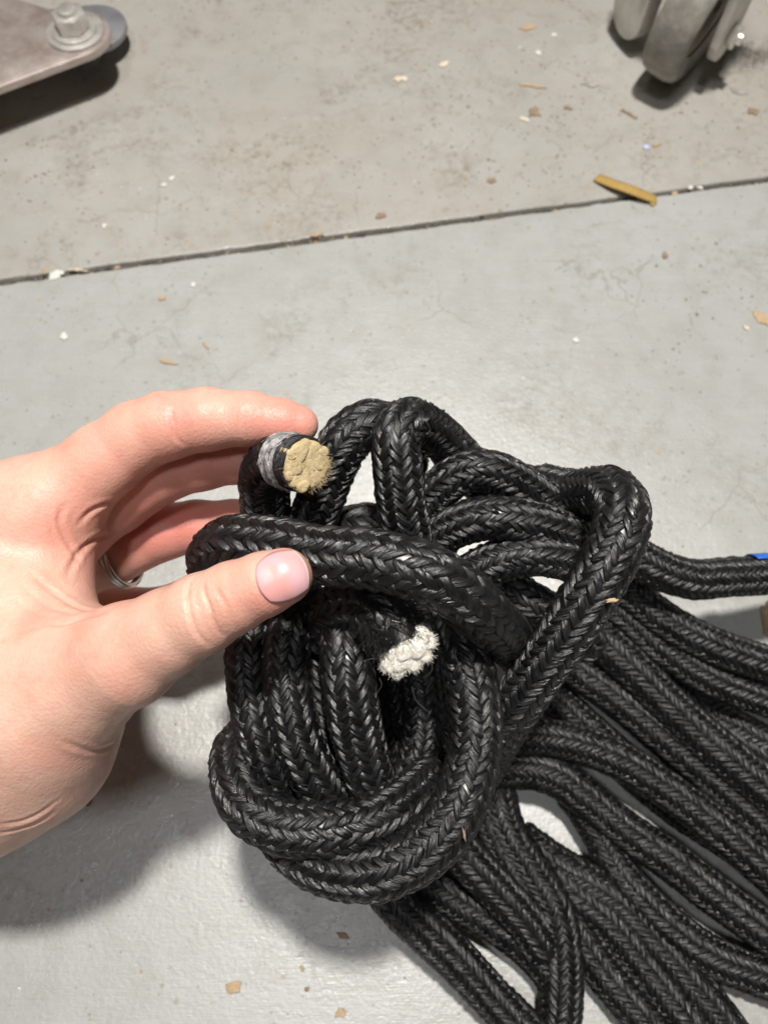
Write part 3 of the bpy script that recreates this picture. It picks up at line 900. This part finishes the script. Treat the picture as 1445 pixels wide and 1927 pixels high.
def build_nail(cx, cy, ang, la, wb, parent, name='nail'):
    """plate laid over the thumb's back: outline in the plate's own axes, pressed onto the skin"""
    nu, nv = 21, 17
    ca, sa = math.cos(ang), math.sin(ang)
    pts = []
    for i in range(nu):
        for j in range(nv):
            u = -1 + 2 * i / (nu - 1); v = -1 + 2 * j / (nv - 1)
            # squircle outline, rounder at the base
            uu = u * math.sqrt(max(0.0, 1 - 0.46 * v * v)); vv = v * math.sqrt(max(0.0, 1 - 0.42 * u * u))
            pts.append((cx + ca * uu * la + sa * vv * wb, cy + sa * uu * la - ca * vv * wb))
    pts = np.array(pts)
    q = march(pts[:, 0], pts[:, 1]); n = sdf_normal(q)
    U = np.repeat(np.linspace(-1, 1, nu), nv); Vv = np.tile(np.linspace(-1, 1, nv), nu)
    edge = np.maximum(np.abs(U), np.abs(Vv))
    lift = 0.00022 * (1 - edge ** 4 * 1.25) + 0.00030 * np.clip((U - 0.55) / 0.45, 0, 1)
    top = q + n * lift[:, None]
    f = grid_faces(nu, nv)
    o = link_mesh(name, top, f, M_NAIL)
    o.data.materials.append(M_NAILTIP)
    fi = np.array([1 if (k // (nv - 1)) >= nu - 2 else 0 for k in range(len(f))], dtype=np.int32)
    o.data.polygons.foreach_set('material_index', fi)
    m = o.modifiers.new('plate', 'SOLIDIFY'); m.thickness = 0.0006; m.offset = -1
    o.parent = parent
    return o
build_nail(531, 1085, math.radians(-20), 48, 46, hand)

# ring on the ring finger
M_SILVER = mat_simple('worn_silver', (0.62, 0.58, 0.54), 0.28, 1.0, (0.45, 0.42, 0.39), 300.0)
def torus(c, axis, R, r, rng=None):
    a = np.cross(axis, [0.2, 0.3, 1]); a /= np.linalg.norm(a); b = np.cross(axis, a)
    ph = np.linspace(0, 2 * np.pi, 65)
    p = c + R * (np.cos(ph)[:, None] * a + np.sin(ph)[:, None] * b)
    return p
ringc, ringr = J(228, 1040, .3105, 61)
rax = RINGF[1][0] - RINGF[0][0]; rax /= np.linalg.norm(rax)
ring = empty('ring', tuple(ringc))
tag(ring, 'thin silver double banded ring on the ring finger', 'ring')
for off, tl in ((-.0010, .10), (.0011, -.06)):
    ax2 = rax + np.array([0, 0.3, 0.1]) * tl; ax2 /= np.linalg.norm(ax2)
    v, f = tube(torus(ringc + rax * off, ax2, ringr + .0007, .001), .0012, 10)
    o = link_mesh('band', v, f, M_SILVER); keep_world(o, ring)

# ------------------------------------------------------------------ casters
M_STEEL = mat_simple('dusty_steel', (0.60, 0.53, 0.49), 0.30, 0.5, (0.40, 0.32, 0.29), 55.0, 0.0004, 300)
M_STEEL2 = mat_simple('bright_zinc', (0.80, 0.78, 0.74), 0.30, 0.6, (0.55, 0.52, 0.48), 90.0, 0.0003, 500)
M_GALV = mat_simple('dull_galvanised', (0.68, 0.66, 0.61), 0.45, 0.15, (0.50, 0.47, 0.42), 45.0, 0.0003, 300)
M_BLUEST = mat_simple('bluish_steel', (0.36, 0.36, 0.39), 0.5, 0.6, (0.27, 0.27, 0.30), 60.0)
M_RUBBER = mat_simple('grimy_rubber', (0.19, 0.178, 0.16), 0.75, 0, (0.33, 0.31, 0.27), 60.0, 0.0008, 260)
M_HUB = mat_simple('grimy_plastic', (0.20, 0.17, 0.13), 0.7, 0, (0.30, 0.26, 0.20), 60.0, 0.0005, 260)
M_BLACKP = mat_simple('black_pad', (0.02, 0.02, 0.02), 0.7)

def slab(outline, z0, z1, bev=0.001, name='plate', material=None, parent=None, xf=None):
    """a closed outline extruded with a rounded edge; xf maps (x, y, z) to the world"""
    o2 = np.asarray(outline, float)
    nxt = np.roll(o2, -1, 0); prv = np.roll(o2, 1, 0)
    tg = nxt - prv; tg /= np.linalg.norm(tg, axis=1)[:, None]
    nr = np.stack([tg[:, 1], -tg[:, 0]], 1)
    rings = []
    for (z, ins) in ((z0, bev), (z0 + bev * .3, bev * .3), (z0 + bev, 0), (z1 - bev, 0), (z1 - bev * .3, bev * .3), (z1, bev)):
        q = o2 - nr * ins
        rings.append(np.hstack([q, np.full((len(q), 1), z)]))
    V = np.vstack(rings); n = len(o2)
    fs = [tuple(x) for x in grid_faces(len(rings), n, True)]
    fs.append(tuple(range(n))[::-1]); fs.append(tuple(range((len(rings) - 1) * n, len(rings) * n)))
    if xf is not None: V = xf(V)
    o = link_mesh(name, V, fs, material, None, True)
    o.data.set_sharp_from_angle(angle=math.radians(40))
    if parent is not None: keep_world(o, parent)
    return o

def arm_outline(c, r, dirv, length, flare=0.0, flare2=None):
    """a bar with a rounded end at c, running off along dirv"""
    dirv = np.array(dirv) / np.linalg.norm(dirv); nrm = np.array([-dirv[1], dirv[0]])
    a = np.linspace(-np.pi / 2, np.pi / 2, 24)
    end = [c - dirv * r * math.cos(x) + nrm * r * math.sin(x) * -1 for x in a]
    far = [c + dirv * length - nrm * (r + flare) * 1.0, c + dirv * length + nrm * (r + (flare if flare2 is None else flare2))]
    pts = np.array(end[::-1] + far) if False else np.array(end + far)
    x, y = pts[:, 0], pts[:, 1]
    if np.sum(x * np.roll(y, -1) - np.roll(x, -1) * y) < 0:
        pts = pts[::-1]
    return pts

def disc_outline(c, r, n=36):
    a = np.linspace(0, 2 * np.pi, n, endpoint=False)
    return np.stack([c[0] + r * np.cos(a), c[1] + r * np.sin(a)], 1)

# left: two stacked steel bars with rounded ends and a bolt through them
zt = 0.040
bc = Pz(143, 62, zt)[:2]
edge0, edge1 = Pz(0, 166, zt)[:2], Pz(185, 97, zt)[:2]
dv = edge0 - edge1; dv /= np.linalg.norm(dv)
nn = np.array([-dv[1], dv[0]])
rb = abs((bc - edge1).dot(nn)) * 0.94
br = empty('caster_bracket', (bc[0], bc[1], 0.0))
tag(br, 'dusty steel caster bracket with a hex nut, at the top left', 'caster bracket')
flip = 1.0 if (Pz(20, -150, zt)[:2] - bc).dot(nn) > 0 else -1.0
slab(arm_outline(bc, rb, dv, 0.16, *((0.0, 0.22) if flip > 0 else (0.22, 0.0))), zt - .006, zt, .0012, 'arm_plate', M_STEEL, br)
zl = .019
bc2 = Pz(174, 50, zl)[:2]
dv2 = dv * math.cos(.38) + nn * flip * math.sin(.38)
slab(arm_outline(bc2, rb * 1.05, dv2, 0.15, 0.0, 0.0), zl - .005, zl, .0012, 'lower_plate', M_BLUEST, br)
slab(disc_outline(bc + dv * .085 + nn * flip * .035, rb * 0.50), .0005, .0138, .002, 'swivel_boss', M_BLACKP, br)
slab(disc_outline(bc, rb * 0.45), zl + .0002, zt - .0062, .001, 'spacer', M_BLACKP, br)
slab(disc_outline(bc, rb * 0.84), zt + .0002, zt + .0022, .0008, 'washer', M_STEEL2, br)
slab(disc_outline(bc, rb * 0.66), zt + .0024, zt + .0040, .0007, 'lock_washer', M_STEEL2, br)
hexo = disc_outline(bc, rb * 0.50, 6)
slab(hexo, zt + .0042, zt + .0155, .0013, 'nut', M_STEEL2, br)
slab(disc_outline(bc, rb * 0.27), zt + .0150, zt + .0185, .0010, 'bolt_end', M_STEEL2, br)

# right: a swivel caster, wheel between two fork legs
wc_ = Pz(1262, 150, 0.0)
cst = empty('caster', (wc_[0] + .02, wc_[1] + .03, 0.0))
tag(cst, 'grimy grey caster wheel between galvanised fork legs, at the top right', 'caster')
WR, WW = 0.055, 0.031
YAW = math.radians(-38.0)
axd = np.array([math.cos(YAW), math.sin(YAW), 0]); fwd = np.array([-math.sin(YAW), math.cos(YAW), 0])
wcen = np.array([*(Pz(1258, 152, 0.0)[:2] + fwd[:2] * 0.012), WR + 0.0025])
cb = math.radians(7.0)
wup = np.array([0, 0, 1.0]) * math.cos(cb) + axd * math.sin(cb); wax_ = axd * math.cos(cb) - np.array([0, 0, 1.0]) * math.sin(cb)
def wheel_xf(V):                         # local: x along the rolling way, y up, z along the axle
    return wcen + V[:, :1] * fwd + V[:, 1:2] * wup + V[:, 2:3] * wax_
def lathe(profile, n, name, material, parent):
    a = np.linspace(0, 2 * np.pi, n, endpoint=False)
    V = np.vstack([np.stack([r * np.cos(a), r * np.sin(a), np.full(n, z)], 1) for (r, z) in profile])
    o = link_mesh(name, wheel_xf(V), grid_faces(len(profile), n, True), material)
    o.data.set_sharp_from_angle(angle=math.radians(45))
    keep_world(o, parent)
    return o
hw = WW / 2
lathe([(WR * .62, -hw * .8), (WR * .90, -hw * .98), (WR * .97, -hw * .80), (WR, -hw * .45), (WR, hw * .45), (WR * .97, hw * .80), (WR * .90, hw * .98), (WR * .62, hw * .8)], 96, 'tyre', M_RUBBER, cst)
lathe([(.004, -hw * .7), (WR * .63, -hw * .72), (WR * .63, hw * .72), (.004, hw * .7)], 64, 'hub', M_HUB, cst)
def leg_xf(yaw, off, up=0.0):
    ax = np.array([math.cos(yaw), math.sin(yaw), 0]); fw = np.array([-math.sin(yaw), math.cos(yaw), 0])
    c = wcen + axd * off
    return lambda V: c + V[:, :1] * fw + (V[:, 1:2] + up) * np.array([0, 0, 1.0]) + V[:, 2:3] * ax
for sgn, yaw, th_, off, up in ((-1, math.radians(24), .0065, -(hw + .034), -.028), (1, YAW, .0035, hw + .0085, -.014)):
    xf = leg_xf(yaw, off, up)
    out = arm_outline(np.array([0.0, 0.0]), 0.0190, (0.0, 1.0), 0.080, 0.003)
    slab(out, -th_, th_, .0012, 'fork_leg', M_GALV, cst, xf)
    z0 = sgn * (th_ + .0002)
    if sgn < 0: continue
    slab(disc_outline((0, 0), 0.0085, 6), min(z0, z0 + sgn * .006), max(z0, z0 + sgn * .006), .001, 'axle_nut', M_STEEL2, cst, xf)
    slab(disc_outline((0, 0), 0.0045, 18), min(z0, z0 + sgn * .010), max(z0, z0 + sgn * .010), .001, 'axle_end', M_STEEL2, cst, xf)
crown = WR + .012
slab([(-.030, -hw - .024), (.030, -hw - .024), (.030, hw + .014), (-.030, hw + .014)], crown, crown + .007, .001, 'fork_crown', M_GALV, cst,
     lambda V: wcen + V[:, :1] * fwd + V[:, 1:2] * axd + V[:, 2:3] * np.array([0, 0, 1.0]))

# dust lint trodden against the wheel
rng = np.random.default_rng(8)
M_LINT = mat_simple('grey_lint', (0.15, 0.135, 0.13), 0.9)
nf = 450
base = Pz(1404, 106, 0.0)
org = base + np.stack([rng.normal(0, .012, nf), rng.normal(0, .008, nf), np.abs(rng.normal(0, .0025, nf))], 1)
dr = rng.normal(0, 1, (nf, 3)) * np.array([1, 1, .35])
o = fibres(nf, org, dr, .009, .00009, .5, rng, 1.2).build('dust_lint', M_LINT)
tag(o, 'clump of grey dust lint on the floor beside the caster', 'lint', kind='stuff')

# ------------------------------------------------------------------ debris
CHIPM = {}
def chip_mat(name, c, c2):
    if name not in CHIPM:
        CHIPM[name] = mat_simple(name, c, 0.75, 0, c2, 400.0, 0.0003, 900)
    return CHIPM[name]
TANM = ('tan_wood', (0.40, 0.28, 0.16), (0.50, 0.38, 0.25)); PALE = ('pale_wood', (0.62, 0.52, 0.38), (0.72, 0.64, 0.50))
BROWN = ('brown_wood', (0.22, 0.15, 0.10), (0.32, 0.24, 0.17)); WHT = ('white_paint_flake', (0.62, 0.60, 0.56), (0.74, 0.72, 0.68)); BLU = ('bluish_plastic', (0.42, 0.47, 0.75), (0.6, 0.62, 0.8))
GRY = ('grey_flake', (0.22, 0.21, 0.19), (0.42, 0.40, 0.36)); OCH = ('ochre_strip', (0.36, 0.23, 0.06), (0.42, 0.28, 0.09))
def chip(name, label, cat, px, py, lpx, wpx, ang, material, h=0.0014, z=0.0, seed=0, curl=0.0, group=None):
    """one irregular splinter: jagged outline, some thickness, slight curl"""
    rng = np.random.default_rng(int(px * 7 + py) + seed)
    c = Pz(px, py, z); sc_ = np.linalg.norm(Pz(px + 10, py, z) - c) / 10
    n = 13
    th = np.sort(np.linspace(0, 2 * np.pi, n, endpoint=False) + rng.normal(0, .12, n))
    r = 0.9 + rng.normal(0, .22, n)
    x = np.sign(np.cos(th)) * np.abs(np.cos(th)) ** 0.8 * r * lpx * sc_ / 2
    y = np.sign(np.sin(th)) * np.abs(np.sin(th)) ** 0.8 * r * wpx * sc_ / 2
    ca, sa = math.cos(ang), math.sin(ang)
    V, L = [], max(lpx, wpx) * sc_ / 2
    for (s, zz) in ((0.95, 0), (1.0, h * .5), (0.86, h), (0.45, h * 1.15)):
        xs, ys = x * s, y * s
        zc = zz + curl * (xs / L) ** 2 * L + rng.normal(0, h * .09, n)
        V.append(np.stack([xs * ca - ys * sa, xs * sa + ys * ca, np.maximum(zc, 0) + .0002], 1))
    V = np.vstack(V)
    fs = [tuple(q) for q in grid_faces(4, n, True)] + [tuple(range(n))[::-1], tuple(range(3 * n, 4 * n))]
    o = link_mesh(name, V, fs, chip_mat(*material), None, False)
    o.location = tuple(c)
    tag(o, label, cat, group)
    return o
CH = [
    ('wood_chip', 'pale cream chip near the top, left of the grey dirt patch', 754, 150, 26, 16, .2, PALE),
    ('wood_chip', 'pale chip lying in the grey dirt patch near the top centre', 836, 121, 24, 13, .5, PALE),
    ('wood_chip', 'small long tan chip nearest the top edge, left of the caster', 994, 53, 34, 14, .1, TANM),
    ('wood_chip', 'dull brown chip with a pale flake touching it, left of the caster', 1004, 212, 24, 32, .3, BROWN),
    ('wood_chip', 'pale flake touching the brown chip on its lower left side', 987, 226, 18, 10, -.4, PALE),
    ('paint_flake', 'round white flake below the long tan chip at the top', 1012, 101, 12, 12, 0, WHT),
    ('paint_flake', 'small white flake above and right of the round white flake', 1041, 67, 10, 9, 0, WHT),
    ('paint_flake', 'crumpled grey flake with a white point, left of the caster wheel', 1108, 158, 34, 20, -.3, GRY),
    ('paint_flake', 'grey and white crumb just below the caster on the right', 1386, 172, 28, 16, -.7, GRY),
    ('wood_chip', 'flat brown chip at the right edge below the caster', 1416, 211, 26, 22, -.5, BROWN),
    ('wood_splinter', 'short tan splinter touching the bluish fragment', 1234, 274, 20, 8, .1, TANM),
    ('plastic_fragment', 'small bluish white fragment left of the short tan splinter', 1215, 279, 18, 10, .1, BLU),
    ('wood_splinter', 'thin ochre splinter between the brown chip and the caster', 1005, 163, 52, 8, -.2, TANM),
    ('wood_splinter', 'small orange brown splinter right of the brown chip', 1067, 204, 18, 9, -.5, BROWN),
    ('wood_chip', 'reddish brown chip above the seam in the upper middle', 926, 341, 15, 15, .4, BROWN),
    ('paint_flake', 'larger of the white paired flakes on the upper left board', 324, 337, 16, 10, .4, WHT),
    ('paint_flake', 'smaller of the white paired flakes on the upper left board', 309, 349, 12, 8, .3, WHT),
    ('paint_flake', 'lone white flake between the paired flakes and the seam', 197, 427, 11, 13, 0, WHT),
    ('paint_flake', 'ragged white flake lying over the left end of the seam', 106, 518, 34, 22, .2, WHT),
    ('wood_splinter', 'thin pale splinter beside the ragged white flake at the seam', 146, 509, 34, 6, -.1, PALE),
    ('wood_chip', 'small tan chip just below the seam on the left', 306, 563, 16, 11, .3, TANM),
    ('paint_flake', 'white flake with a grey shadow side just below the seam', 365, 537, 14, 10, .1, WHT),
    ('wood_splinter', 'curved tan splinter on the left of the lower board', 316, 682, 36, 9, -.3, TANM),
    ('wood_splinter', 'slanted tan splinter above the raised hand', 388, 651, 20, 7, -.9, TANM),
    ('wood_chip', 'dark brown chip on the right of the lower board', 1250, 482, 13, 15, 0, BROWN),
    ('wood_chip', 'brown chip above the seam near the middle', 718, 407, 22, 13, .2, BROWN),
    ('wood_chip', 'pointed tan chip cut by the right edge above the rope', 1440, 603, 56, 30, -.55, TANM),
    ('paint_flake', 'small white flake above the rope on the lower board', 1083, 641, 12, 12, .3, WHT),
    ('paint_flake', 'pale flake left of the pointed tan chip', 1402, 618, 14, 10, -.6, PALE),
    ('wood_offcut', 'tan wood offcut at the right edge beneath the rope run', 1446, 1172, 30, 90, .15, TANM),
    ('wood_chip', 'squarish tan chip on the bright floor at the bottom left', 440, 1857, 32, 24, .1, TANM),
    ('wood_chip', 'brown chip lying in the shadow under the hand', 168, 1505, 14, 26, -.2, BROWN),
    ('wood_chip', 'orange chip at the bottom edge left of the rope', 640, 1904, 24, 16, .4, TANM),
    ('wood_chip', 'small orange chip between the knot and the bottom edge', 569, 1821, 9, 12, .3, TANM),
    ('wood_chip', 'flat pale chip just beneath the bottom loop of the knot', 647, 1760, 22, 9, -.1, TANM),
    ('wood_chip', 'brown crumb above the orange chip near the bottom edge', 578, 1860, 11, 10, .3, BROWN),
    ('paint_flake', 'white flake on the far left of the lower board', 122, 634, 20, 15, -.6, WHT),
    ('paint_flake', 'white flake next to the ochre strip on the seam', 1298, 354, 11, 9, 0, WHT),
    ('paint_flake', 'rightmost white flake lying on the seam', 1316, 355, 11, 8, 0, WHT),
    ('wood_chip', 'orange chip half in the seam at the centre left', 598, 443, 26, 10, .3, TANM),
    ('wood_splinter', 'thin brown splinter below and left of the caster wheel', 1184, 216, 34, 7, -.7, BROWN),
]
for (nm, lab, px, py, l, w, a, m) in CH:
    chip(nm, lab, nm.split('_')[1] if nm != 'plastic_fragment' else 'fragment', px, py, l, w, a, m, h=.0010 if nm != 'wood_offcut' else .006,
         group={'wood_chip': 'wood chips scattered on the floor', 'paint_flake': 'paint flakes scattered on the floor', 'wood_splinter': 'wood splinters scattered on the floor'}.get(nm))
# chips caught on the rope
for (lab, px, py, d, l, w, a) in (('tan chip lying on the crossing rope near the right side', 1150, 1130, .2405, 28, 9, .05), ('reddish splinter stuck upright in the bottom loop', 873, 1566, .2325, 6, 24, .1)):
    c = P(px, py, d)
    o = chip('wood_chip', lab, 'chip', px, py, l, w, a, TANM if l > 10 else BROWN, .0008, z=float(c[2]), curl=.1)
    o.rotation_euler = (0.35, 0, 0)
# folded ochre strip over the seam
def strip():
    ctr = [Pz(1122, 334, .001), Pz(1150, 345, .004), Pz(1185, 357, .006), Pz(1213, 368, .004), Pz(1234, 376, .001)]
    p, q = resample(catmull(ctr, 12), .0015)
    t = np.gradient(p, axis=0); t /= np.linalg.norm(t, axis=1)[:, None]
    sd = np.cross(t, [0, 0, 1.0]); sd /= np.linalg.norm(sd, axis=1)[:, None]
    w = np.full(len(p), .0042)
    V = np.vstack([p + sd * w[:, None] * k + np.array([0, 0, .0006]) * (1 - k * k) for k in (-1, -.4, .4, 1)])
    o = link_mesh('paper_strip', V, grid_faces(4, len(p)), chip_mat(*OCH))
    m = o.modifiers.new('thick', 'SOLIDIFY'); m.thickness = .0004
    tag(o, 'ochre curled strip lying across the seam between the boards', 'strip')
    f2 = [Pz(1181, 358, .006), Pz(1188, 368, .004), Pz(1200, 368, .0025), Pz(1203, 358, .004)]
    o2 = link_mesh('folded_flap', f2, [(0, 1, 2, 3)], chip_mat(*TANM), None, False)
    m = o2.modifiers.new('thick', 'SOLIDIFY'); m.thickness = .0005
    o2.parent = o
    f3 = [Pz(1222, 374, .0025), Pz(1234, 377, .0018), Pz(1230, 388, .001), Pz(1221, 384, .001)]
    o3 = link_mesh('bent_tip', f3, [(0, 1, 2, 3)], chip_mat(*OCH), None, False)
    m = o3.modifiers.new('thick', 'SOLIDIFY'); m.thickness = .0005
    o3.parent = o
strip()

# uncounted crumbs: sawdust and grit over both boards, and the litter in the joint
def grit(name, label, n, where, sizes, material, seed):
    rng = np.random.default_rng(seed)
    V, Fq = [], []
    for i in range(n):
        c = where(rng)
        if c is None: continue
        s = sizes[0] * (sizes[1] / sizes[0]) ** (rng.random() ** 2)
        a = rng.uniform(0, 6.28); asp = rng.uniform(.3, 1)
        th = np.linspace(0, 2 * np.pi, 5, endpoint=False) + rng.normal(0, .25, 5)
        x = np.cos(th) * s; y = np.sin(th) * s * asp
        b = len(V)
        for k in range(5):
            V.append((c[0] + x[k] * math.cos(a) - y[k] * math.sin(a), c[1] + x[k] * math.sin(a) + y[k] * math.cos(a), c[2] + .0001))
        V.append((c[0], c[1], c[2] + s * rng.uniform(.2, .5) + .0001))
        for k in range(5): Fq.append((b + k, b + (k + 1) % 5, b + 5))
    o = link_mesh(name, V, Fq, chip_mat(*material), None, False)
    tag(o, label, 'debris', kind='stuff')
def on_floor(rng):
    if rng.random() < 0.72:
        p = Pz(rng.uniform(-150, 1600), rng.uniform(-120, 420), 0)
    else:
        p = Pz(rng.uniform(-150, 1600), rng.uniform(300, 2000), 0)
    d = (p - SEAM_A).dot(SEAM_V)
    return None if abs(d) < .004 else p
def right_patch(rng):
    return Pz(rng.normal(1000, 230), abs(rng.normal(0, 150)) + 40, 0)
def by_seam(rng):
    p = SEAM_A + SEAM_U * rng.uniform(-.05, .72) + SEAM_V * (.003 + abs(rng.normal(0, .010)))
    return p
def in_seam(rng):
    return SEAM_A + SEAM_U * rng.uniform(-.3, 1.1) + SEAM_V * rng.uniform(-.0017, .0017) + np.array([0, 0, rng.uniform(-.0042, -.002)])
grit('sawdust', 'tan sawdust crumbs scattered over the boards', 420, on_floor, (.0003, .0017), TANM, 1)
grit('grit', 'dark grit scattered over the boards', 520, on_floor, (.00025, .0011), BROWN, 2)
grit('white_crumbs', 'tiny white crumbs scattered over the boards', 300, on_floor, (.00025, .0011), WHT, 3)
grit('dirt_crumbs', 'grey dirt crumbs gathered before the caster', 420, right_patch, (.0003, .0018), GRY, 4)
def clusters(rng):
    cx, cy, sx, sy = [(860, 190, 60, 45), (1080, 235, 60, 30), (950, 320, 90, 30), (690, 25, 90, 25), (1240, 210, 90, 40), (60, 300, 60, 60), (1300, 560, 90, 60), (560, 300, 120, 60)][rng.integers(0, 8)]
    p = Pz(rng.normal(cx, sx), rng.normal(cy, sy), 0)
    return None if abs((p - SEAM_A).dot(SEAM_V)) < .004 else p
grit('dirt_crumbs', 'brown dirt crumbs lying in small drifts on the boards', 900, clusters, (.00025, .0016), ('dirt', (0.13, 0.10, 0.07), (0.25, 0.20, 0.14)), 11)
grit('grit', 'brown crumbs swept up along the seam', 260, by_seam, (.0003, .0022), TANM, 5)
grit('joint_litter', 'wood crumbs lying down in the seam', 900, in_seam, (.0005, .0030), ('joint_dirt', (0.07, 0.06, 0.05), (0.17, 0.145, 0.115)), 6)
grit('joint_litter', 'tan wood crumbs lying down in the seam', 160, in_seam, (.0006, .0030), TANM, 7)
